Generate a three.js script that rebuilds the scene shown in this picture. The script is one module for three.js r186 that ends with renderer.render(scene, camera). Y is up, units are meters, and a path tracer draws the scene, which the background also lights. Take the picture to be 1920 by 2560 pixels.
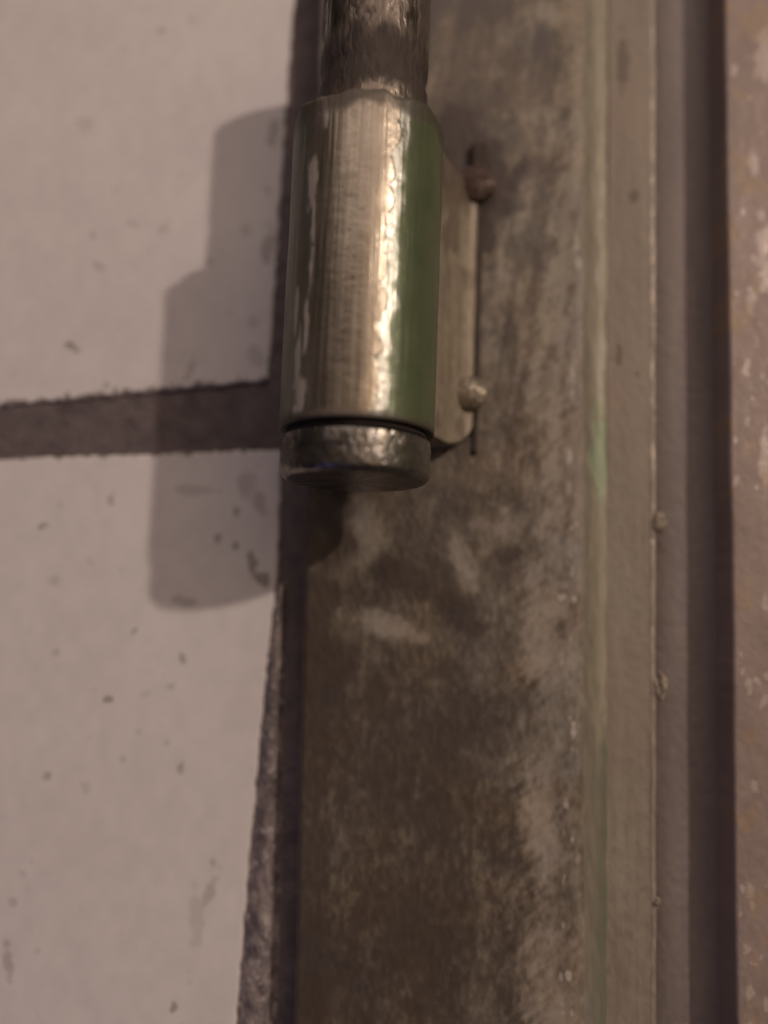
import * as THREE from 'three';
import { RectAreaLightUniformsLib } from 'three/addons/lights/RectAreaLightUniformsLib.js';

// ---------- camera, lamps, exposure (metres; the modelling helpers below take millimetres) ----------
const scene = new THREE.Scene();
scene.background = new THREE.Color(0x000000);
const rad = (d) => d * Math.PI / 180;
const PITCH = rad(6.8), ROLL = rad(2.1), DIST = 0.110;
const camera = new THREE.PerspectiveCamera(62.3, 0.75, 0.01, 10);
camera.up.set(-Math.sin(ROLL), Math.cos(ROLL), 0);
camera.position.set(0, -Math.sin(PITCH) * DIST, 0.008 + Math.cos(PITCH) * DIST);
camera.lookAt(0, 0, 0.008);
camera.focus = 0.100;
camera.userData.fStop = 5.2;
scene.add(camera);

RectAreaLightUniformsLib.init();
const renderer = new THREE.WebGLRenderer({ antialias: true });
renderer.toneMapping = THREE.LinearToneMapping;
renderer.toneMappingExposure = 1.0;
renderer.shadowMap.enabled = true;

const LAMP = new THREE.Vector3(0.735, 0.487, 0.930);
const lampLight = new THREE.PointLight(new THREE.Color().setRGB(1, 0.81, 0.70), 1.55, 0, 2);
lampLight.position.copy(LAMP); lampLight.castShadow = true; lampLight.shadow.radius = 1.05;
scene.add(lampLight);

const PANEL = new THREE.Vector3(-0.10, 0.74, 0.68);
const fillLight = new THREE.RectAreaLight(new THREE.Color().setRGB(1, 0.80, 0.735), 0.98, 1.0, 0.75);  // added soft fill that lifts the shadows
fillLight.position.copy(PANEL); fillLight.lookAt(0, 0, 0);
scene.add(fillLight);

const GLINT = new THREE.Vector3(-0.25, -0.33, 0.25);
const blueLight = new THREE.PointLight(new THREE.Color().setRGB(0.30, 0.30, 1), 0.026, 0, 2);
blueLight.position.copy(GLINT); blueLight.castShadow = true; blueLight.shadow.radius = 0.3;
scene.add(blueLight);

// ---------- noise ----------
function hash(i, j, s) {
  let h = Math.imul(i, 374761393) ^ Math.imul(j, 668265263) ^ Math.imul(s + 11, 2147483647 - 59);
  h = Math.imul(h ^ (h >>> 13), 1274126177); h = Math.imul(h ^ (h >>> 16), 2246822519);
  return ((h ^ (h >>> 15)) >>> 0) / 4294967296;
}
function vn(x, y, s = 0) {
  const i = Math.floor(x), j = Math.floor(y), a = x - i, b = y - j;
  const u = a * a * (3 - 2 * a), v = b * b * (3 - 2 * b);
  const p = hash(i, j, s), q = hash(i + 1, j, s), r = hash(i, j + 1, s), t = hash(i + 1, j + 1, s);
  return p + (q - p) * u + (r - p) * v + (p - q - r + t) * u * v;
}
function fbm(x, y, s = 0, n = 4) {
  let f = 0, a = 0.5, t = 0;
  for (let k = 0; k < n; k++) { f += a * vn(x, y, s + k * 17); t += a; a *= 0.52; x = x * 2.03 + 7.1; y = y * 2.03 - 3.7; }
  return f / t;
}
const clamp = (x, a = 0, b = 1) => Math.min(b, Math.max(a, x));
const ss = (a, b, x) => { const t = clamp((x - a) / (b - a)); return t * t * (3 - 2 * t); };
const mix = (a, b, t) => a + (b - a) * t;
const mix3 = (a, b, t) => [mix(a[0], b[0], t), mix(a[1], b[1], t), mix(a[2], b[2], t)];
function blob(x, y, [bx, by, rx, ry, turn = 0], s = 3, rough = 0.6) {      // soft-edged patch with a ragged outline, 0..1
  const c = Math.cos(turn), d = Math.sin(turn), X = (x - bx), Y = (y - by);
  const u = (X * c + Y * d) / rx, v = (-X * d + Y * c) / ry;
  const q = Math.min(1.6, Math.max(0.55, 0.8 / Math.min(rx, ry))), r = Math.hypot(u, v) + (fbm(x * q, y * q, s, 4) - 0.5) * 2 * rough;
  return 1 - ss(0.55, 1.15, r);
}
let seed = 12345;
const rnd = () => { seed = (Math.imul(seed, 1664525) + 1013904223) >>> 0; return seed / 4294967296; };

// ---------- textures: f(x, y) in millimetres gives {c: linear colour, r: roughness, m: metalness, b: relief 0..1} ----------
const toSRGB = (v) => 255 * (v <= 0.0031308 ? 12.92 * v : 1.055 * Math.pow(v, 1 / 2.4) - 0.055);
function surface(area, res, f, bumpMM, { plain, ...extra } = {}) {
  const [x0, y0, w, h] = area, W = Math.round(w * res[0]), H = Math.round(h * res[1]);
  const col = new Uint8Array(W * H * 4), orm = new Uint8Array(W * H * 4), bmp = new Uint8Array(W * H * 4);
  for (let j = 0; j < H; j++) for (let i = 0; i < W; i++) {
    const o = f(x0 + (i + 0.5) / W * w, y0 + (j + 0.5) / H * h), k = (j * W + i) * 4;
    for (let q = 0; q < 3; q++) col[k + q] = toSRGB(clamp(o.c[q]));
    orm[k] = 255; orm[k + 1] = 255 * clamp(o.r); orm[k + 2] = 255 * clamp(o.m || 0);
    bmp[k] = bmp[k + 1] = bmp[k + 2] = 255 * clamp(o.b === undefined ? 0.5 : o.b);
    col[k + 3] = orm[k + 3] = bmp[k + 3] = 255;
  }
  const T = (d, srgb) => {
    const t = new THREE.DataTexture(d, W, H); t.magFilter = THREE.LinearFilter; t.minFilter = THREE.LinearFilter;
    if (srgb) t.colorSpace = THREE.SRGBColorSpace; t.needsUpdate = true; return t;
  };
  const m = new THREE.MeshPhysicalMaterial({ map: T(col, true), roughnessMap: T(orm), bumpMap: T(bmp), bumpScale: bumpMM * 0.001, roughness: 1, metalness: 0, ...extra });
  if (!plain) { m.metalnessMap = m.roughnessMap; m.metalness = 1; }
  m.userData.area = area;
  return m;
}
// ---------- geometry helpers ----------
function planarUV(g, [x0, y0, w, h]) {
  const p = g.attributes.position, uv = new Float32Array(p.count * 2);
  for (let i = 0; i < p.count; i++) { uv[2 * i] = (p.getX(i) - x0) / w; uv[2 * i + 1] = (p.getY(i) - y0) / h; }
  g.setAttribute('uv', new THREE.BufferAttribute(uv, 2)); return g;
}
function mesh(name, g, m, parent) {
  g.scale(0.001, 0.001, 0.001);
  const o = new THREE.Mesh(g, m); o.name = name; o.castShadow = o.receiveShadow = true;
  (parent || scene).add(o); return o;
}
function thing(name, label, category, group) {
  const o = new THREE.Group(); o.name = name; scene.add(o); o.userData = { label, category }; if (group) o.userData.group = group; return o;
}
function tag(o, label, category, group) { o.userData = { label, category }; if (group) o.userData.group = group; return o; }
function structure(o) { o.userData.kind = 'structure'; return o; }
function roundedProfile(x0, x1, z0, z1, r, n = 6) {     // open at the back: up the left side, across the front, down the right side
  const p = [[x0, z0]], rl = Array.isArray(r) ? r[0] : r, rr = Array.isArray(r) ? r[1] : r;
  for (let k = 0; k <= n; k++) { const a = k / n * Math.PI / 2; p.push([x0 + rl - rl * Math.cos(a), z1 - rl + rl * Math.sin(a)]); }
  const m = Math.max(2, Math.round((x1 - x0) / 1.2));
  for (let k = 1; k < m; k++) p.push([mix(x0 + rl, x1 - rr, k / m), z1]);
  for (let k = 0; k <= n; k++) { const a = k / n * Math.PI / 2; p.push([x1 - rr + rr * Math.sin(a), z1 - rr + rr * Math.cos(a)]); }
  p.push([x1, z0]); return p;
}
function sweep(profile, y0, y1, ny, move) {             // a vertical member: the profile (x, z) swept along y, each point moved by move(x, y, z)
  const pos = [], idx = [], n = profile.length;
  for (let j = 0; j <= ny; j++) for (const [x, z] of profile) {
    const y = mix(y0, y1, j / ny), q = move ? move(x, y, z) : [x, y, z]; pos.push(...q);
  }
  for (let j = 0; j < ny; j++) for (let i = 0; i < n - 1; i++) {
    const a = j * n + i, b = a + 1, c = a + n, d = c + 1; idx.push(a, b, c, b, d, c);
  }
  const cap = (j, flip) => { const a = j * n; for (let i = 1; i < n - 1; i++) flip ? idx.push(a, a + i + 1, a + i) : idx.push(a, a + i, a + i + 1); };
  cap(0, true); cap(ny, false);
  const g = new THREE.BufferGeometry();
  g.setAttribute('position', new THREE.Float32BufferAttribute(pos, 3)); g.setIndex(idx); g.computeVertexNormals(); return g;
}
function lathe(profile, area, seg = 96) {               // around the y axis, u = azimuth measured from +z
  const g = new THREE.LatheGeometry(profile.map(([r, y]) => new THREE.Vector2(r, y)), seg, -Math.PI, Math.PI * 2);
  const p = g.attributes.position, uv = g.attributes.uv;
  for (let i = 0; i < p.count; i++) uv.setXY(i, uv.getX(i), (p.getY(i) - area[1]) / area[3]);
  return g;
}
function fixSeam(g, n, seg) {                            // share the normals of the first and last column of a lathe
  const a = g.attributes.normal;
  for (let j = 0; j < n; j++) { const p = j, q = seg * n + j, v = [0, 1, 2].map((k) => (a.getComponent(p, k) + a.getComponent(q, k)) / 2); a.setXYZ(p, ...v); a.setXYZ(q, ...v); }
}
const YT = 88, YB = -78;

// ======================= THE SETTING: tiled wall =======================
const wall = structure(new THREE.Group()); wall.name = 'tiled_wall'; scene.add(wall);

const groutMat = surface([-75, -80, 135, 170], [7, 7], (x, y) => {
  const n = fbm(x * 0.5, y * 0.5, 5, 5), g = fbm(x * 3, y * 3, 9, 3), k = 0.55 + 0.75 * n + 0.25 * (g - 0.5);
  return { c: [0.155 * k, 0.125 * k, 0.124 * k], r: 0.85, b: 0.6 * n + 0.4 * g };
}, 0.5, { plain: true });
mesh('grout', planarUV(new THREE.BoxGeometry(140, 175, 4).translate(-8, 4, -2.45), groutMat.userData.area), groutMat, wall);

// spots of dirt on the glaze: [x, y, half width, half height, turn, depth]
const spots = [[-45.3, 23.1, 1.3, 0.6, -0.3, 0.75], [-47.1, -2.7, 0.9, 0.45, 0.5, 0.6], [-38.1, 1.2, 0.5, 0.8, 0, 0.45], [-33.6, -16.8, 0.75, 0.35, 0.9, 0.6], [-36.4, -26.0, 0.75, 0.5, 0.5, 0.75],
  [-26.7, -20.3, 0.45, 0.7, 0.3, 0.6], [-43.7, -36.3, 0.7, 0.5, 0.6, 0.5], [-26.0, -34.7, 0.6, 0.7, 0, 0.5], [-22.9, -3.7, 0.5, 0.7, 0, 0.6], [-20.3, -4.6, 0.5, 0.6, 0, 0.7], [-25.0, -64.9, 0.5, 0.8, 0, 0.7],
  [-21.0, -46.8, 0.4, 0.5, 0, 0.4], [-35.8, 72.1, 0.7, 0.5, 0.4, 0.45], [-31.3, 74, 0.5, 0.5, 0, 0.4], [-43.6, 39.6, 0.5, 0.6, 0, 0.35], [-44.1, -20, 0.6, 0.5, 0, 0.3], [-17.9, -7.0, 0.7, 1.9, 0.15, 0.75],
  [-16.2, -9.0, 1.2, 0.9, -0.5, 0.8], [-42.3, 35.1, 0.9, 0.6, -0.5, 0.35], [-46.9, -52.7, 0.7, 0.7, 0, 0.3], [-47, -60, 0.7, 2.6, 0.2, 0.4], [-31.4, -25.1, 0.7, 0.5, 0.4, 0.2], [-32, -30.1, 0.6, 0.5, 0, 0.25],
  [-28.1, -31.4, 0.5, 0.5, 0, 0.25], [-33.9, -33.8, 0.5, 0.5, 0, 0.25], [-26.9, -12.3, 1.5, 0.7, -0.2, 0.4], [-26.6, 3.0, 2.6, 0.8, 0, 0.3], [-19.4, 3.8, 1.4, 2.2, 0.3, 0.35], [-18.3, 56.4, 1.0, 2.6, 0, 0.5],
  [-18.2, 38.6, 0.9, 3.2, 0, 0.5], [-38.6, -37.6, 0.6, 1, 0.5, 0.25], [-22.7, -54.2, 0.9, 4.6, 0.1, 0.22], [-21.2, -50.4, 0.8, 1.8, -0.3, 0.4], [-28, -24, 0.6, 0.6, 0, 0.3], [-18.6, 47.5, 0.6, 0.6, 0, 0.4],
  [-21.5, 41.5, 0.9, 0.9, 0, 0.25], [-26.5, 36.5, 0.5, 0.8, 0, 0.35], [-38, 41.5, 0.9, 0.6, 0, 0.25], [-33.5, 41, 0.8, 0.7, 0, 0.25], [-46.5, 57, 1.4, 1.4, 0, 0.2], [-19, 22.5, 1.1, 1.6, 0, 0.3], [-28.2, 20.5, 0.5, 1.8, -0.2, 0.4],
  [-19.6, 27.5, 0.9, 0.9, 0, 0.25], [-17.2, 1.5, 1, 2, 0.2, 0.4], [-20.5, 0.2, 0.5, 0.6, 0, 0.6], [-40, 17.5, 0.5, 0.7, 0, 0.4], [-45, -10.5, 0.8, 0.7, 0, 0.3], [-40.2, -7.5, 0.6, 1, 0.5, 0.2]];
for (let k = 0; k < 70; k++) spots.push([-58 + 42 * rnd(), -75 + 150 * rnd(), 0.2 + 0.5 * rnd() * rnd(), 0.2 + 0.5 * rnd() * rnd(), rnd() * 3, 0.06 + 0.16 * rnd()]);
const tileMat = surface([-75, -80, 62, 172], [9, 9], (x, y) => {
  const n = fbm(x * 0.07, y * 0.07, 21, 4), g = fbm(x * 0.6, y * 0.45, 23, 4);
  let c = mix3([0.71, 0.665, 0.655], [0.77, 0.735, 0.71], n); const k = 0.93 + 0.14 * g; c = c.map((v) => v * k);
  let d = 0;
  for (const s of spots) if (Math.abs(x - s[0]) < 6 && Math.abs(y - s[1]) < 7) d = Math.max(d, s[5] * blob(x, y, [s[0], s[1], s[2] * 1.1, s[3] * 1.1, s[4]], 31, 0.65));
  c = mix3(c, [0.17, 0.135, 0.105], d * 0.85);
  const up = y - (18.9 + 0.1353 * (x + 17)), dn = 9.4 + 0.0734 * (x + 14.6) - y, nearJoint = up > -1 ? 0.50 - 0.42 * Math.max(0, up) : dn > -1 ? 0.30 - 0.5 * Math.max(0, dn) : -1;
  if (nearJoint > -0.6) { const mo = ss(0.60, 0.84, fbm(x * 1.5, y * 1.5, 26, 4) + nearJoint); c = mix3(c, [0.125, 0.098, 0.095], 0.85 * mo); }
  return { c, r: 0.48 + 0.2 * g + 0.2 * d, b: 0.5 + 0.35 * (n - 0.5) + 0.15 * g + 0.2 * d };
}, 0.12, { plain: true });

function tileGeometry(right, bottom, top, amp, id) {      // a slab with a rounded, slightly chipped rim; right(y), bottom(x), top(x) give its edges
  const dense = (n, lo, hi) => { const a = []; for (let k = 0; k <= n; k++) a.push(k / n); const e = [0.0008, 0.002, 0.0035, 0.006, 0.01]; if (lo) a.push(...e); if (hi) a.push(...e.map((q) => 1 - q)); return a.sort((p, q) => p - q); };
  const U = dense(170, false, true), V = dense(230, true, true), jit = (q, k) => (fbm(q * 0.95, k * 9.3 + id, 41, 4) - 0.5) * 2 * amp;
  const us = [...U, 2], vs = [-1, ...V, 2], pos = [], idx = [];
  for (const v of vs) for (const u of us) {
    const cu = Math.min(1, u), cv = clamp(v), y0 = mix(bottom(-30), top(-30), cv), xr = right(y0) + jit(y0, 1), x = mix(-72, xr, cu);
    const yb = bottom(x) + jit(x, 2), yt = top(x) + jit(x, 3), y = mix(yb, yt, cv), d = Math.min(xr - x, y - yb, yt - y), q = 1 - clamp(d / 0.45);
    pos.push(x, y, u > 1 || v < 0 || v > 1 ? -4.6 : -0.45 * (1 - Math.sqrt(1 - q * q)));
  }
  const n = us.length; for (let b = 0; b < vs.length - 1; b++) for (let a = 0; a < n - 1; a++) { const p = b * n + a; idx.push(p, p + 1, p + n, p + 1, p + n + 1, p + n); }
  const g = new THREE.BufferGeometry(); g.setAttribute('position', new THREE.Float32BufferAttribute(pos, 3)); g.setIndex(idx); g.computeVertexNormals();
  return planarUV(g, tileMat.userData.area);
}
const lerpTable = (t) => (q) => { for (let k = 1; k < t.length; k++) if (q <= t[k][0] || k === t.length - 1) return mix(t[k - 1][1], t[k][1], clamp((q - t[k - 1][0]) / (t[k][0] - t[k - 1][0]))); };
mesh('tile', tileGeometry(lerpTable([[10, -17.0], [18.9, -17.0], [63, -16.6], [90, -16.1]]), (x) => 18.9 + 0.1353 * (x + 17), () => 90, 0.45, 1), tileMat, wall);
mesh('tile', tileGeometry(lerpTable([[-78, -17.0], [-62, -16.6], [-42.8, -16.1], [-21.5, -15.2], [-10, -14.4], [9.4, -14.6]]), () => -78, (x) => 9.4 + 0.0734 * (x + 14.6), 0.3, 2), tileMat, wall);

// ======================= SEALANT =======================
const sealMat = surface([-19, -80, 14, 90], [12, 12], (x, y) => {
  const n = fbm(x * 0.8, y * 0.5, 51, 5), g = fbm(x * 2.6, y * 2.6, 52, 3), w = ss(0.62, 0.78, fbm(x * 1.7, y * 0.9, 53, 3));
  let c = mix3([0.11, 0.09, 0.09], [0.31, 0.26, 0.25], ss(0.25, 0.75, 0.7 * n + 0.3 * g)); c = mix3(c, [0.52, 0.48, 0.45], w * 0.7);
  return { c, r: 0.42 + 0.4 * n, b: 0.6 * n + 0.4 * g };
}, 0.35, { plain: true });
{
  const prof = []; for (let k = 0; k <= 22; k++) { const t = k / 22; prof.push([t, Math.sin(Math.PI * clamp(t * 1.02))]); }
  const g = sweep(prof, -76, -9.5, 190, (t, y, q) => {
    const s = clamp((-y - 9.5) / 66), xl = mix(-14.5, -17.0, Math.pow(s, 0.8)) - 0.25 + 0.7 * (fbm(y * 0.7, 2, 61, 4) - 0.5), xr = mix(-13.1, -10.7, s) + 0.5 * (fbm(y * 0.4, 7, 63, 4) - 0.5);
    const x = mix(xl, xr, t), bump = (fbm(x * 0.9, y * 0.5, 62, 4) - 0.5) * 0.8;
    return [x, y, -0.6 + q * (0.75 + bump) + 0.35 * q];
  });
  tag(mesh('sealant_strip', planarUV(g, sealMat.userData.area), sealMat), 'mouldy grey-brown sealant strip between white lower tile and metal frame', 'sealant');
}

// ======================= FRAME PROFILE =======================
const frame = thing('door_frame', 'vertical metal shower door frame covered in brown soap scum', 'frame');
const dk = [0.078, 0.061, 0.052], md = [0.168, 0.137, 0.103], lt = [0.33, 0.285, 0.23];
const darkBlobs = [[3.4, -7.8, 5.5, 3.2, -0.2], [10.4, -12.6, 4.5, 2.2, -0.7], [16.2, -4.9, 3.2, 1.3, 0.2], [18.7, 67.4, 7, 3.2, 0.3], [10.5, 1.7, 6.5, 3.0, 0], [18.6, 10.9, 3.6, 5.4, 0], [9.5, 51, 4.6, 6.5, 0.2], [14.2, 47, 1.2, 2.6, -0.5],
  [6.5, 55.7, 5, 6, 0], [4.1, -29.3, 9, 10, 0], [7.0, -51.9, 9, 11, 0], [-6.5, -23.8, 3.5, 9, 0], [13, 60, 5, 4, 0.4], [17, 3, 2, 4, 0.4], [10, 76, 12, 5, 0.2], [20, 39, 1.6, 7, 0], [16.5, 24, 0.8, 6, 0], [21, 49, 1.0, 3, -0.4], [16, -40, 4, 7, 0.4], [-3, -60, 5, 9, 0], [13.5, -26, 4, 3, 0.4]];
const lightBlobs = [[1.5, -14.3, 5.6, 1.9, -0.25], [10.6, -6.0, 1.6, 4.6, 0.35], [-1.7, -2.8, 2.8, 4.4, 0], [21.9, -16.8, 3.5, 8, 0.2], [20.2, 54.8, 4, 4, 0], [15.5, -0.5, 3, 2.4, 0], [20, 73, 3.5, 3, 0], [22, 30, 2.4, 9, 0], [22.5, 4, 1.6, 6, 0.2], [21.5, -40, 2.2, 10, 0.15], [22, -60, 3, 9, 0], [17, -33, 2.5, 3, 0.5], [14, 33, 2, 8, 0], [13.2, 14, 2, 5, 0]];
const feature = [[0.8, -14.6, 5.8, 1.9, -0.28, 0.46], [10.8, -6.4, 1.5, 4.8, 0.35, 0.34], [-1.6, -2.8, 2.6, 4.2, 0, 0.26], [3.2, -8.6, 5.4, 2.6, -0.25, -0.36], [10.6, -13.0, 4.4, 1.8, -0.75, -0.36], [16.0, -5, 3, 1.2, 0.2, -0.2], [9.8, -9, 1.2, 2.4, 0.2, -0.1]];
const strokes = []; for (let k = 0; k < 160; k++) { const y = -74 + 80 * rnd(); strokes.push([12 + 13 * Math.sqrt(rnd()), y, 0.6 + 2.2 * rnd(), 0.07 + 0.06 * rnd(), 0.85 + 0.35 * rnd(), rnd() < 0.55 ? 1 : -1]); }
for (let k = 0; k < 80; k++) strokes.push([13 + 11.5 * rnd(), 2 + 55 * rnd(), 1 + 3 * rnd(), 0.08 + 0.08 * rnd(), 1.2 + 0.35 * rnd(), rnd() < 0.5 ? 1 : -1]);
const flecks = [[25.2, 38.5, 0.3, 1.5], [25.5, 35.7, 0.45, 0.9], [24.9, 20.2, 0.35, 1.3], [24.6, 9, 0.4, 1.3], [23.8, -10.1, 0.5, 0.6], [25.4, -10.3, 0.4, 0.5], [25.4, -27.2, 0.4, 1.1], [24.6, -36.5, 0.45, 0.8], [25.2, -57.1, 0.45, 0.7]];  // pale marks painted in for glints along the rough ridge
for (let k = 0; k < 60; k++) flecks.push([24.9 + 1.5 * (rnd() + rnd() - 1), -74 + 150 * rnd(), 0.12 + 0.2 * rnd(), 0.25 + 1.1 * rnd() * rnd(), 0.3 * (rnd() - 0.7), 0.25 + 0.45 * rnd()]);
function scum(x, y) {
  const big = fbm(x * 0.11, y * 0.09, 71, 4), mid = fbm(x * 0.50, y * 0.26, 72, 5), fine = fbm(x * 2.0, y * 1.05, 73, 4), streak = fbm((x - 0.14 * y) * 1.15, y * 0.09, 74, 4);
  const diag = fbm((x * 0.8 + y * 0.6) * 0.35, (-x * 0.6 + y * 0.8) * 1.6, 75, 4);
  const patches = ss(0.36, 0.62, 0.45 * mid + 0.55 * fbm((x - 16) * 0.2, y * 0.13, 76, 4) + 0.16 * ss(8, 25, x + 5 * (mid - 0.5)) - 0.03);
  let t = 0.18 + 0.16 * big + 0.36 * (mid - 0.4) + 0.62 * (fine - 0.46) + (0.28 + 0.55 * ss(-8, 22, y)) * (streak - 0.5) + 0.20 * patches * (0.45 + 0.55 * ss(-14, 0, y)) + 0.30 * ss(15.5, 22.5, x + 8 * (mid - 0.5) + 5 * (diag - 0.5) - 3 * ss(-5, 25, y)) + 0.36 * (diag - 0.5) * ss(11, 20, x);
  let d = 0, l = 0;
  for (const b of darkBlobs) if (Math.abs(x - b[0]) < 2.2 * Math.max(b[2], b[3]) && Math.abs(y - b[1]) < 2.2 * Math.max(b[2], b[3])) d = Math.max(d, blob(x, y, b, 81, 0.75));
  for (const b of lightBlobs) if (Math.abs(x - b[0]) < 2.2 * Math.max(b[2], b[3]) && Math.abs(y - b[1]) < 2.2 * Math.max(b[2], b[3])) l = Math.max(l, blob(x, y, b, 82, 0.7));
  t += 0.24 * l - 0.24 * d;
  for (const b of feature) if (Math.abs(x - b[0]) < 12 && Math.abs(y - b[1]) < 12) t += b[5] * blob(x, y, b, 85, 0.55);
  for (const s of strokes) { const X = x - s[0], Y = y - s[1]; if (X * X + Y * Y < 12) { const c = Math.cos(s[4]), e = Math.sin(s[4]), u = X * c + Y * e, v = -X * e + Y * c; if (Math.abs(v) < 0.3) t += s[5] * 0.11 * Math.exp(-v * v / (s[3] * s[3])) * (1 - ss(0.3, 1, Math.abs(u) / s[2])); } }
  let ru = 0; for (const b of [[11.5, 50, 5.4, 6.5, 0], [13.8, 44.8, 3.4, 4.6, 0.3], [16.6, 48, 1.2, 3.6, -0.45], [8, 54, 5, 5.5, 0], [13, 40, 1.6, 5, 0]]) ru = Math.max(ru, blob(x, y, b, 84, 0.5));
  let w = 0; for (const f of flecks) if (Math.abs(x - f[0]) < 1.5 && Math.abs(y - f[1]) < 4) w = Math.max(w, (f[5] || 0.9) * blob(x, y, f, 83, 0.7));
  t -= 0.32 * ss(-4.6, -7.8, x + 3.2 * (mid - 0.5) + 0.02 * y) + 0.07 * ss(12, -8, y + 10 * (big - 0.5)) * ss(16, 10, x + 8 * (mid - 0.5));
  t = mix(t, 0.42 + 1.25 * (t - 0.42), ss(0, 15, y)) - 0.08 * ss(8, 30, y) * ss(24, 20, x); t = t < 0.22 ? 0.22 * Math.exp((t - 0.22) / 0.30) : Math.min(t, 1.1);
  let c = t < 0.5 ? mix3(dk, md, t * 2) : mix3(md, lt, (t - 0.5) * 2);
  const hue = fbm(x * 0.16, y * 0.16, 77, 3) - 0.5; c = [c[0] * (1 + 0.16 * hue), c[1], c[2] * (1 - 0.25 * hue)];
  c = mix3(c, [0.055, 0.037, 0.030], 0.95 * ru); c = mix3(c, [0.60, 0.55, 0.49], w * 0.8);
  return { c, t, w, fine, mid, r: clamp(0.38 + 0.28 * t + 0.2 * (fine - 0.5), 0.2, 0.9), m: 0.18 * (1 - ss(0.1, 0.6, t)), b: 0.35 * mid + 0.35 * fine + 0.2 * t + 0.3 * w };
}
const plateMat = surface([-13, -80, 41, 170], [10, 10], scum, 0.15);
const relief = (x, y, k = 1) => (fbm(x * 0.13, y * 0.06, 91, 3) - 0.5) * 0.35 * k + (fbm(x * 0.8, y * 0.5, 92, 3) - 0.5) * 0.07 * k;
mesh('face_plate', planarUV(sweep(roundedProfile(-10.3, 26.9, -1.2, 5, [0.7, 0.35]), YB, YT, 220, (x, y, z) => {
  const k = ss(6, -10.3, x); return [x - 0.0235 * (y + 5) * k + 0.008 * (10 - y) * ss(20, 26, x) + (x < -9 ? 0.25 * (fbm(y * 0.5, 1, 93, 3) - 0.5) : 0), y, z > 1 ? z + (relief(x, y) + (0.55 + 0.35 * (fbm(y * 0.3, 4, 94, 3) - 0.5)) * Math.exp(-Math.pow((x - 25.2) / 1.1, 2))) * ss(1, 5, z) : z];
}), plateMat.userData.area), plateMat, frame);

const stripMat = surface([25, -80, 28, 170], [10, 10], (x, y) => {
  const n = fbm(x * 0.35, y * 0.09, 101, 4), g = fbm(x * 1.4, y * 0.9, 102, 4), p = fbm(x * 0.16, y * 0.05, 103, 3);
  let c = mix3([0.235, 0.195, 0.152], [0.36, 0.315, 0.252], clamp(0.15 + 0.7 * n + 0.7 * (g - 0.5) + 0.5 * (fbm(x * 2.4, y * 0.05, 105, 3) - 0.5))); c = mix3(c, [0.34, 0.26, 0.205], 0.3 * ss(0.5, 0.75, p));
  let d = 0; for (const s of [[33.6, 20.5, 0.45, 0.5], [31.2, 23, 0.5, 2.2], [33.2, 46, 0.8, 1.2], [31.5, 66, 1.0, 5]]) d = Math.max(d, blob(x, y, s, 104, 0.5));
  c = mix3(c, [0.13, 0.10, 0.075], 0.7 * d);
  return { c, r: 0.5 + 0.25 * g, m: 0.1, b: 0.5 * n + 0.5 * g };
}, 0.2);
mesh('groove_floor', planarUV(sweep(roundedProfile(26.2, 28, -1.3, 4.85, 0.1, 2), YB, YT, 40), stripMat.userData.area), stripMat, frame);
mesh('inner_strip', planarUV(sweep(roundedProfile(29.5, 35.8, -1.15, 5.35, [0.3, 0.05]), YB, YT, 160, (x, y, z) => [x, y, z > 1 ? z + 0.5 * relief(x + 30, y) : z]), stripMat.userData.area), stripMat, frame);
const lipMat = surface([34, -80, 5, 170], [14, 10], (x, y) => { const n = fbm(x * 2, y * 0.6, 111, 4); return { c: mix3([0.29, 0.245, 0.195], [0.46, 0.40, 0.33], n), r: 0.42, m: 0.2, b: n }; }, 0.2);
mesh('edge_lip', planarUV(sweep(roundedProfile(35.5, 36.15, -1.05, 5.44, [0.06, 0.16], 5), YB, YT, 260, (x, y, z) => [x + 0.2 * (fbm(y * 0.22, 8, 112, 5) - 0.5), y, z > 1 ? z + 0.08 * (fbm(y * 0.5, 3, 113, 3) - 0.5) : z]), lipMat.userData.area), lipMat, frame);
const floorMat = surface([34, -80, 20, 170], [9, 9], (x, y) => { const n = fbm(x * 0.3, y * 0.07, 121, 4), g = fbm(x * 1.5, y * 1.2, 122, 3), k = 0.75 + 0.35 * n + 0.2 * (g - 0.5); return { c: [0.25 * k, 0.213 * k, 0.198 * k], r: 0.6, m: 0.1, b: 0.5 * n + 0.5 * g }; }, 0.2);
mesh('channel_floor', planarUV(sweep([[35.6, -1.25], [35.6, 2], [40, 2], [46, 2], [52, 2], [52, -1.25]], YB, YT, 40), floorMat.userData.area), floorMat, frame);

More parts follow.
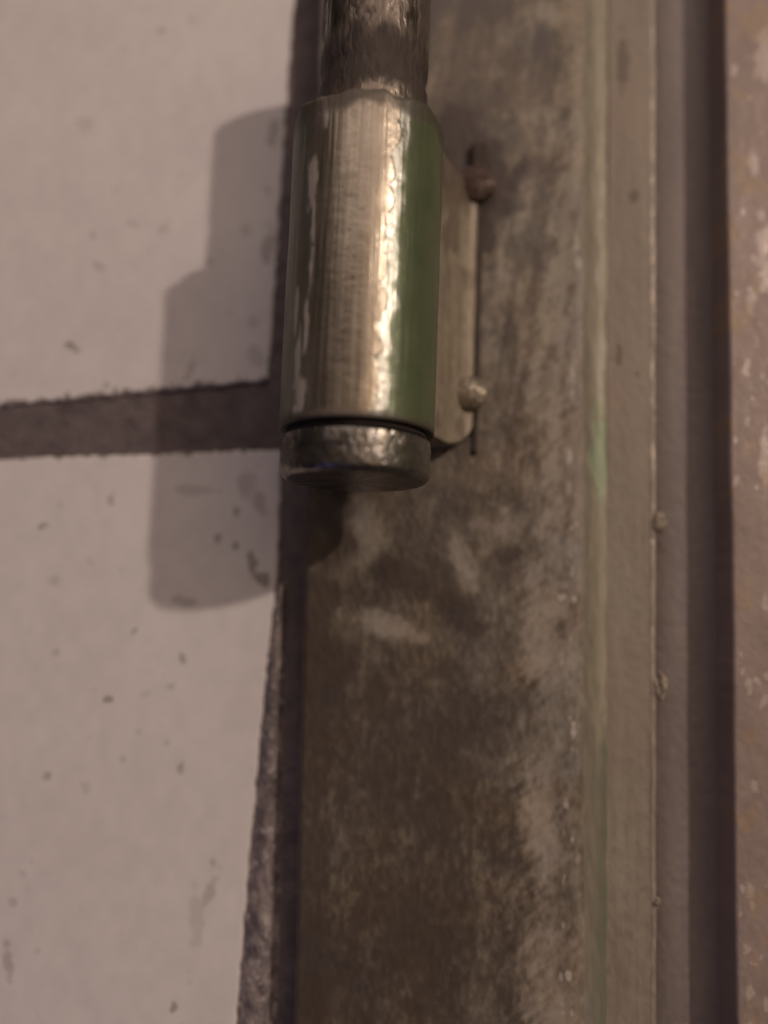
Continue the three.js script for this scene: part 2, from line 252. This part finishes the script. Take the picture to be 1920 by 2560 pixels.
// green seal strip
const greenMat = surface([25, -80, 10, 170], [14, 10], (x, y) => {
  const n = fbm(x * 0.6, y * 0.06, 131, 4), g = fbm(x * 2, y * 0.5, 132, 4);
  let c = mix3([0.30, 0.268, 0.19], [0.38, 0.345, 0.25], n);
  const mintGlow = blob(x, y, [28.7, 9.5, 1.5, 7, 0], 133, 0.6), low = ss(-22, -31, y + 9 * (g - 0.5) + 2.2 * (29.3 - x));  // brighter lit spot painted into the strip colour
  c = mix3(c, [0.34, 0.43, 0.265], 0.8 * mintGlow); c = mix3(c, [0.15, 0.158, 0.112], 0.8 * low * ss(27.6, 29.4, x + 1.6 * (g - 0.5)));
  const k = 0.85 + 0.3 * g; return { c: c.map((v) => v * k), r: 0.3 + 0.25 * g, b: 0.5 * n + 0.5 * g };
}, 0.2, { plain: true });
const sealProfile = [[25.6, -1.0], [25.6, 4.5]]; for (let k = 0; k <= 24; k++) { const t = k / 24; sealProfile.push([25.8 + 5.0 * t, 4.75 + 0.85 * Math.pow(Math.sin(Math.PI * clamp(0.04 + 0.92 * t)), 1.5)]); } sealProfile.push([30.9, 4.5], [30.9, -1.0]);
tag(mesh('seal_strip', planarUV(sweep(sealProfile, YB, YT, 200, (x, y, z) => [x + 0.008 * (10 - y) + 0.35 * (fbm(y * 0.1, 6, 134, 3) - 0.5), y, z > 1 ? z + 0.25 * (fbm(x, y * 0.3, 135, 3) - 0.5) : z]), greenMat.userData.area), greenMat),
  'pale olive green plastic seal strip running along the scum-covered frame', 'seal strip');

// side jamb
const jambFlecks = [[48.2, 30.5, 0.6, 2.2], [47.2, -20.4, 0.5, 1.1], [47.1, -45.3, 0.7, 1.2], [50.7, 66.2, 1.2, 4], [50.2, 36.5, 1.0, 6], [49.9, 8.4, 0.8, 4], [46.6, -52.4, 0.5, 0.8], [46.9, -57.3, 0.6, 1.2], [47.6, 21, 0.6, 1.2], [49, 50, 0.7, 2], [48, -33, 0.6, 0.8], [49.6, -10, 0.5, 1.6], [46.9, -62, 0.7, 1.4], [47.6, 14, 0.4, 0.8]];  // pale soap flecks; the first paints in a tall white glint
for (let k = 0; k < 46; k++) { const y = [30, 62, 12, -20, -45, -57, 40][k % 7] + 9 * (rnd() + rnd() - 1), q = rnd(); jambFlecks.push([45.9 + 5.5 * rnd(), y, 0.15 + 0.35 * q, 0.3 + 0.9 * q * rnd(), 0.8 * (rnd() - 0.5)]); }
const jambMat = surface([44, -80, 22, 170], [9, 9], (x, y) => {
  const n = fbm(x * 0.3, y * 0.12, 141, 4), g = fbm(x * 1.3, y * 0.9, 142, 4);
  let c = mix3([0.25, 0.19, 0.168], [0.40, 0.315, 0.28], clamp(0.2 + 0.7 * n + 0.4 * (g - 0.5))), w = 0;
  for (const f of jambFlecks) w = Math.max(w, blob(x, y, f, 143, 0.85));
  c = mix3(c, [0.60, 0.52, 0.46], 0.6 * w); const o = ss(0.6, 0.75, fbm(x * 0.4, y * 0.3, 144, 3)); c = mix3(c, [0.42, 0.30, 0.16], 0.4 * o);
  return { c, r: 0.4 + 0.3 * g - 0.1 * w, m: 0.1, b: 0.4 * n + 0.4 * g + 0.1 * w };
}, 0.2);
tag(mesh('side_jamb', planarUV(sweep(roundedProfile(45.3, 62, -1.5, 7.5, [0.5, 0.5]), YB, YT, 160, (x, y, z) => [x + 0.25 * (fbm(y * 0.12, 9, 145, 3) - 0.5), y, z > 1 ? z + 0.8 * relief(x + 60, y) : z]), jambMat.userData.area), jambMat),
  'pinkish-brown jamb with pale soap flecks beyond the dark channel', 'jamb');

// ======================= HINGE =======================
const hinge = thing('pivot_hinge', 'worn chrome barrel hinge with peeling film fixed on the frame', 'hinge');
const BX = -3.5, BZ = 21, R = 9;
const flakes = [[-41, 34.5, 5, 3.4, 0.1], [-38, 27, 2.2, 6, 0], [-47, 14, 4, 3.4, -0.2], [-42, 10.2, 5, 2.2, 0.2], [-40, 18, 2.4, 4.5, 0], [-52, 20, 3, 3, 0], [-33, 43.2, 6, 1.6, -0.9], [-46, 8.5, 4, 0.7, 0]];
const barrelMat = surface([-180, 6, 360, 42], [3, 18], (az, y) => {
  const st = fbm(az * 0.24, y * 0.07, 151, 4), st2 = fbm(az * 0.9, y * 0.12, 152, 3), g = fbm(az * 0.35, y * 2.2, 153, 4), rip = fbm(az * 0.12, y * 1.3, 154, 4);
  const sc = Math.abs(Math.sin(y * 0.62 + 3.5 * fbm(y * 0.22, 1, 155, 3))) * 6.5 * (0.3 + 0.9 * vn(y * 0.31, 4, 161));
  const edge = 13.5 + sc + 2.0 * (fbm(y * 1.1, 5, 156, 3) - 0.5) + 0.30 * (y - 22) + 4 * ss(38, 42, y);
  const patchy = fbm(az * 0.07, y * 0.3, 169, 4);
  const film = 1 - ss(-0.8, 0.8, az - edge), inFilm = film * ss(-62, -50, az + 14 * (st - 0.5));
  let c = mix3([0.098, 0.125, 0.064], [0.15, 0.18, 0.098], patchy), m = 0.25, r = 0.26 + 0.16 * st2;      // olive green base colour outside the film
  const rough = (1 - film) * (1 - ss(edge + 6, edge + 11, az + 6 * (st2 - 0.5)));                     // grey metallic band beside the film
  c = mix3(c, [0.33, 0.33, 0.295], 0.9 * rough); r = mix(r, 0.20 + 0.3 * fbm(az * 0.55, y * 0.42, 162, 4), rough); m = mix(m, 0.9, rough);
    const cf = mix3([0.30, 0.258, 0.20], [0.40, 0.352, 0.28], fbm(az * 0.09, y * 0.28, 168, 4));
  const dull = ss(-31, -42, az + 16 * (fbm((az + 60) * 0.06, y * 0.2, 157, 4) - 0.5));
  c = mix3(c, cf, inFilm); m = mix(m, 0.8, inFilm); r = mix(r, 0.14 + 0.40 * st2, inFilm);
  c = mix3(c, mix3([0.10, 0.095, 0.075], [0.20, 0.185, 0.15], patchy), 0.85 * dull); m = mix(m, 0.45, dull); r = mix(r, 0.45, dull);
  let w = 0; for (const f of flakes) w = Math.max(w, blob(az * 0.6, y, [f[0] * 0.6, f[1], f[2] * 0.6, f[3], f[4]], 159, 0.7)); w *= ss(0.3, 0.5, patchy + 0.12);
  c = mix3(c, [0.42, 0.385, 0.33], w); m = mix(m, 0.05, w); r = mix(r, 0.5, w);
  const gr = Math.max(ss(41.6, 43.4, y + 4.5 * (fbm(az * 0.055, y * 0.4, 164, 4) - 0.5)), ss(8.6, 7.6, y + 0.8 * (g - 0.5))) * 0.8;
  c = mix3(c, [0.085, 0.068, 0.052], gr); m = mix(m, 0.1, gr); r = mix(r, 0.6, gr);
  return { c, r, m, b: 0.1 + 0.28 * inFilm + 0.22 * w + 0.14 * st + 0.22 * st2 + 0.06 * g + 0.2 * rip + 0.25 * rough * (fbm(az * 0.3, y * 0.7, 167, 4) - 0.3) };
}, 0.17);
function latheMesh(name, prof, mat, parent = hinge, seg = 96, [x, z] = [BX, BZ]) { const o = mesh(name, lathe(prof, mat.userData.area, seg), mat, parent); o.position.set(x * 0.001, 0, z * 0.001); return o; }
const fill = (r, y, rr, a0, a1, n = 5) => { const p = []; for (let k = 0; k <= n; k++) { const a = mix(a0, a1, k / n); p.push([r + rr * Math.cos(a), y + rr * Math.sin(a)]); } return p; };
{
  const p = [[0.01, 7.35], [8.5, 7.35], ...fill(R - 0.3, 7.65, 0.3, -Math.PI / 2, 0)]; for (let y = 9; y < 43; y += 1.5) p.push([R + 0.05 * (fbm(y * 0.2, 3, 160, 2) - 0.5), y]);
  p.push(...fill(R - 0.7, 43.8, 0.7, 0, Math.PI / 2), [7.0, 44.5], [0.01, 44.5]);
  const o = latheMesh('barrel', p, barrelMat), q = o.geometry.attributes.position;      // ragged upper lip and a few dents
  for (let i = 0; i < q.count; i++) {
    const x = q.getX(i) * 1000, y = q.getY(i) * 1000, z = q.getZ(i) * 1000, a = Math.atan2(x, z), up = ss(40.5, 43.5, y), rr = Math.hypot(x, z), n = fbm(6 + 5 * Math.cos(a), 6 + 5 * Math.sin(a), 165, 4) - 0.5;
    const k = 1 + (0.020 * (fbm(9 + 2.2 * Math.cos(a) + y * 0.05, 9 + 2.2 * Math.sin(a) - y * 0.1, 166, 3) - 0.5) * ss(4, 8, rr) + 0.05 * up * n * ss(4, 8, rr)); q.setXYZ(i, x * k / 1000, (y + up * 1.6 * n) / 1000, z * k / 1000);
  }
  o.geometry.computeVertexNormals(); fixSeam(o.geometry, p.length, 96);
}
const capMat = surface([-180, 0, 360, 8], [3, 40], (az, y) => {
  const n = fbm(az * 0.07, y * 0.6, 171, 4), g = fbm(az * 0.3, y * 1.6, 172, 4), w = ss(0.60, 0.72, fbm(az * 0.14, y * 0.55, 173, 4)), s = ss(0.68, 0.76, fbm(az * 0.16, y * 0.55, 174, 3));
  let c = mix3([0.12, 0.11, 0.10], [0.25, 0.235, 0.215], n); c = mix3(c, [0.22, 0.18, 0.125], 0.6 * w);
  return { c, r: 0.17 + 0.25 * g, m: 0.8 - 0.5 * s, b: 0.4 * n + 0.4 * g + 0.2 * s };
}, 0.24);
latheMesh('end_cap', [[0.01, 1.8], [6.5, 1.8], ...fill(8.6 - 0.9, 2.7, 0.9, -Math.PI / 2, 0, 9), [8.66, 3.6], [8.58, 4.4], [8.66, 5.4], [8.6, 6], ...fill(8.3, 6.2, 0.3, 0, Math.PI / 2), [8.0, 6.55], [0.01, 6.55]], capMat);
const rubber = surface([-180, 0, 360, 80], [1, 4], (az, y) => { const n = fbm(az * 0.1, y * 0.8, 181, 3); return { c: [0.045 + 0.05 * n, 0.034 + 0.036 * n, 0.031 + 0.034 * n], r: 0.75, b: n }; }, 0.2, { plain: true });
latheMesh('spacer_ring', [[0.01, 6.5], [8.15, 6.5], [8.15, 7.4], [0.01, 7.4]], rubber);
const neckMat = surface([-180, 44, 360, 26], [3, 20], (az, y) => {
  const st = fbm(az * 0.13, y * 0.09, 191, 4), g = fbm(az * 0.2, y * 0.6, 192, 4), p = ss(0.40, 0.58, fbm(az * 0.05, y * 0.22, 193, 4)) * (1 - ss(4, 10, az) * ss(34, 26, az) * ss(54, 58, y)), darkBand = ss(47.5, 49.5, y + 2.5 * (g - 0.5)) * ss(57, 54.2, y + 2.5 * (g - 0.5));  // dark band of colour around the pin, with uneven edges
  let c = mix3([0.10, 0.082, 0.07], [0.30, 0.25, 0.20], clamp(st + 0.3 * (g - 0.5))); c = mix3(c, mix3([0.05, 0.038, 0.034], [0.13, 0.10, 0.08], g), p); c = mix3(c, mix3([0.04, 0.03, 0.028], [0.09, 0.068, 0.056], g), darkBand);
  return { c, r: mix(0.22 + 0.25 * g, 0.75, Math.max(p, darkBand)), m: mix(0.8, 0.05, Math.max(p, darkBand)), b: 0.4 * st + 0.3 * g + 0.3 * p };
}, 0.32);
const PIN = [-3.2, 18.6];
latheMesh('pin', [[0.01, 44.3], [6.5, 44.3], [6.7, 45.5], [6.7, 50.5], [6.45, 51.2], [6.45, 52.6], [6.7, 53.3], [6.75, 60], [6.7, 64], ...fill(5.9, 66.2, 0.8, 0, Math.PI / 2), [0.01, 67]], neckMat, hinge, 72, PIN);

// leaf that carries the barrel, with its studs
const leafMat = surface([-9, 5, 24, 48], [12, 12], (x, y) => {
  const st = fbm(x * 1.5, y * 0.10, 261, 4), g = fbm(x * 1.2, y * 0.9, 262, 4), d = ss(41.5, 44.5, y + 4 * (g - 0.5)), p = ss(0.55, 0.7, fbm(x * 0.5, y * 0.16, 263, 4));
  let c = mix3([0.21, 0.172, 0.128], [0.45, 0.39, 0.30], clamp(0.15 + 0.75 * st + 0.6 * (g - 0.5))); c = mix3(c, [0.13, 0.092, 0.065], 0.55 * p); c = mix3(c, [0.095, 0.07, 0.058], 0.55 * d);
  return { c, r: 0.45 + 0.2 * g, m: 0.2, b: 0.6 * st + 0.4 * g };
}, 0.15);
{
  const prof = [[3.0, 4.3], [3.0, 17.5]]; for (let k = 0; k <= 16; k++) { const t = k / 16; prof.push([mix(4.2, 11.2, t), 6.1 + 11.2 * Math.pow(1 - t, 1.7)]); } prof.push([11.45, 5.8], [11.5, 5.3], [11.5, 4.3]);
  const g = sweep(prof, 0, 1, 60, (x, t, z) => {
    const q = clamp((x - 8.2) / 3.3), low = 8.9 + 1.0 * q + 2.6 * (1 - Math.sqrt(Math.max(0, 1 - q * q))), high = 47.0 - 2.5 * q * q, y = mix(low, high, t);
    return [x, y, z + (z > 5 ? 0.25 * (fbm(x * 0.5, y * 0.2, 264, 3) - 0.5) : 0)];
  });
  mesh('leaf', planarUV(g, leafMat.userData.area), leafMat, hinge);
  const w = new THREE.BoxGeometry(9, 33, 12); w.translate(-3.2, 27, 12.6); mesh('web', planarUV(w, leafMat.userData.area), leafMat, hinge);
}
const gapDarkMat = surface([0, 0, 20, 60], [10, 10], (x, y) => { const n = fbm(x * 1.2, y * 0.8, 201, 4); return { c: mix3([0.028, 0.019, 0.015], [0.075, 0.05, 0.038], n), r: 0.7, b: n }; }, 0.3, { plain: true });  // near-black colour that paints in the dark of gap and notch
{
  const g = sweep(roundedProfile(11.4, 12.3, 4.2, 5.45, 0.25, 4), 8.6, 45.5, 90, (x, y, z) => [11.9 + (x - 11.9) * (0.9 + 2.4 * ss(40.5, 44.5, y)) + 0.12 * (fbm(y * 0.4, 2, 202, 3) - 0.5), y, z + (z > 5 ? 0.15 * (fbm(y, 5, 203, 2) - 0.5) : 0)]);
  mesh('gap_line', planarUV(g, gapDarkMat.userData.area), gapDarkMat, hinge);  // dark strip in place of the open gap beside the leaf
}
const studMat = surface([-180, -1, 360, 6], [1, 20], (az, y) => { const n = fbm(az * 0.06, y * 1.2, 211, 4); return { c: mix3([0.20, 0.165, 0.125], [0.52, 0.45, 0.36], n), r: 0.26 + 0.2 * n, m: 0.6, b: n }; }, 0.3);
function stud(x, y, z, r, mat) {
  const g = lathe([[0.01, -1], [r, -1], [r, 0.5], ...fill(r - 0.35, 0.75, 0.35, 0, Math.PI / 2.4), [r * 0.62, 1.5], [r * 0.3, 1.72], [0.01, 1.8]].map(([a, b]) => [a, b]), mat.userData.area, 40);
  g.rotateX(Math.PI / 2); const o = mesh('stud', g, mat, hinge); o.position.set(x * 0.001, y * 0.001, z * 0.001); return o;
}
stud(10.9, 16.6, 6.2, 2.25, studMat);
const rustMat = surface([-180, -1, 360, 6], [1, 20], (az, y) => { const n = fbm(az * 0.06, y * 1.2, 221, 4); return { c: mix3([0.075, 0.045, 0.035], [0.17, 0.12, 0.10], n), r: 0.34 + 0.2 * n, m: 0.35, b: n }; }, 0.5);
stud(11.1, 46.4, 5.8, 2.6, rustMat).userData.label = 'rust-brown upper stud';
{
  const g = sweep(roundedProfile(10.1, 13.0, 4.3, 6.3, 0.8, 5), 46.5, 53.6, 24, (x, y, z) => { const k = ss(53.8, 51.6, y); return [11.5 + (x - 11.5) * (0.55 + 0.45 * k) + 0.3 * (fbm(y * 0.5, x, 231, 2) - 0.5), y, mix(4.3, z, 0.2 + 0.8 * k)]; });
  mesh('notch_lump', planarUV(g, gapDarkMat.userData.area), gapDarkMat, hinge);  // dark lump for a recessed notch, its shade painted into the colour
}

// ======================= crumbs caught on the frame's edge =======================
const crumbMat = surface([30, -80, 12, 170], [12, 3], (x, y) => { const n = fbm(x * 1.5, y * 1.5, 241, 3); return { c: mix3([0.20, 0.16, 0.12], [0.40, 0.34, 0.27], n), r: 0.7, b: n }; }, 0.3, { plain: true });
[[36.6, 0.2, 1.0, 2.2, 'tan crumb on the thin frame edge, larger and rounder than the others'], [36.7, -21.0, 0.8, 2.4, 'long pale crumb hanging off the thin frame edge over the channel'], [36.25, -48.0, 0.5, 0.9, 'smallest pale crumb stuck on the thin frame edge']].forEach(([x, y, a, b, label], i) => {
  const g = new THREE.IcosahedronGeometry(1, 4), p = g.attributes.position;
  for (let k = 0; k < p.count; k++) { const q = new THREE.Vector3().fromBufferAttribute(p, k), f = 0.35 + 1.15 * fbm(q.x * 1.9 + 9 * i, q.y * 1.9 + q.z * 1.7, 250 + i, 3); p.setXYZ(k, x + q.x * a * f, y + q.y * b * f * 0.7, 5.1 + q.z * 0.9 * f); }
  g.computeVertexNormals();
  tag(mesh('scum_crumb' + (i ? '_00' + i : ''), planarUV(g, crumbMat.userData.area), crumbMat), label, 'crumb', 'crumbs along the frame edge');
});

// ======================= what the metal mirrors, and an added fill panel, outside the frame =======================
const plaster = new THREE.MeshStandardMaterial({ color: new THREE.Color().setRGB(0.50, 0.40, 0.29), roughness: 0.9 });
const greenPaint = new THREE.MeshStandardMaterial({ color: new THREE.Color().setRGB(0.14, 0.16, 0.10), roughness: 0.8 });
structure(mesh('opposite_wall', new THREE.BoxGeometry(2340, 1800, 60).translate(0, 150, 1380), plaster));
structure(mesh('side_wall', new THREE.BoxGeometry(40, 1800, 1500).translate(1190, 100, 500), greenPaint));
{
  const l = thing('lamp', 'small round warm bulb lighting the hinge from outside the frame', 'lamp');
  const glow = new THREE.MeshStandardMaterial({ color: 0x111111, emissive: new THREE.Color().setRGB(1, 0.82, 0.62), emissiveIntensity: 60 });
  mesh('bulb', new THREE.SphereGeometry(18, 32, 20), glow, l); mesh('socket', new THREE.CylinderGeometry(11, 13, 30, 24).translate(0, 33, 0), new THREE.MeshStandardMaterial({ color: 0x888888, roughness: 0.5 }), l);
  l.position.copy(LAMP);
  const b = thing('indicator_lamp', 'small round blue indicator lamp outside the frame', 'lamp');
  mesh('bulb', new THREE.SphereGeometry(6, 24, 16), new THREE.MeshStandardMaterial({ color: 0x050510, emissive: new THREE.Color().setRGB(0.25, 0.3, 1), emissiveIntensity: 45 }), b);
  mesh('collar', new THREE.TorusGeometry(7, 2, 10, 32), new THREE.MeshStandardMaterial({ color: 0x333333, roughness: 0.6 }), b);
  b.position.copy(GLINT); b.lookAt(0, 0, 0);
  const c = thing('fill_panel', 'flat frosted fill panel added outside the frame', 'lamp');  // added for fill light, not a known lamp of the room
  const pg = mesh('diffuser', new THREE.BoxGeometry(1000, 750, 6).translate(0, 0, -4), new THREE.MeshStandardMaterial({ color: 0x222222, emissive: new THREE.Color().setRGB(1, 0.82, 0.68), emissiveIntensity: 0.3 }), c);
  mesh('housing', new THREE.BoxGeometry(1040, 790, 30).translate(0, 0, -23), new THREE.MeshStandardMaterial({ color: 0x999999, roughness: 0.6 }), c);
  c.position.copy(PANEL); c.lookAt(0, 0, 0);
}
renderer.render(scene, camera);
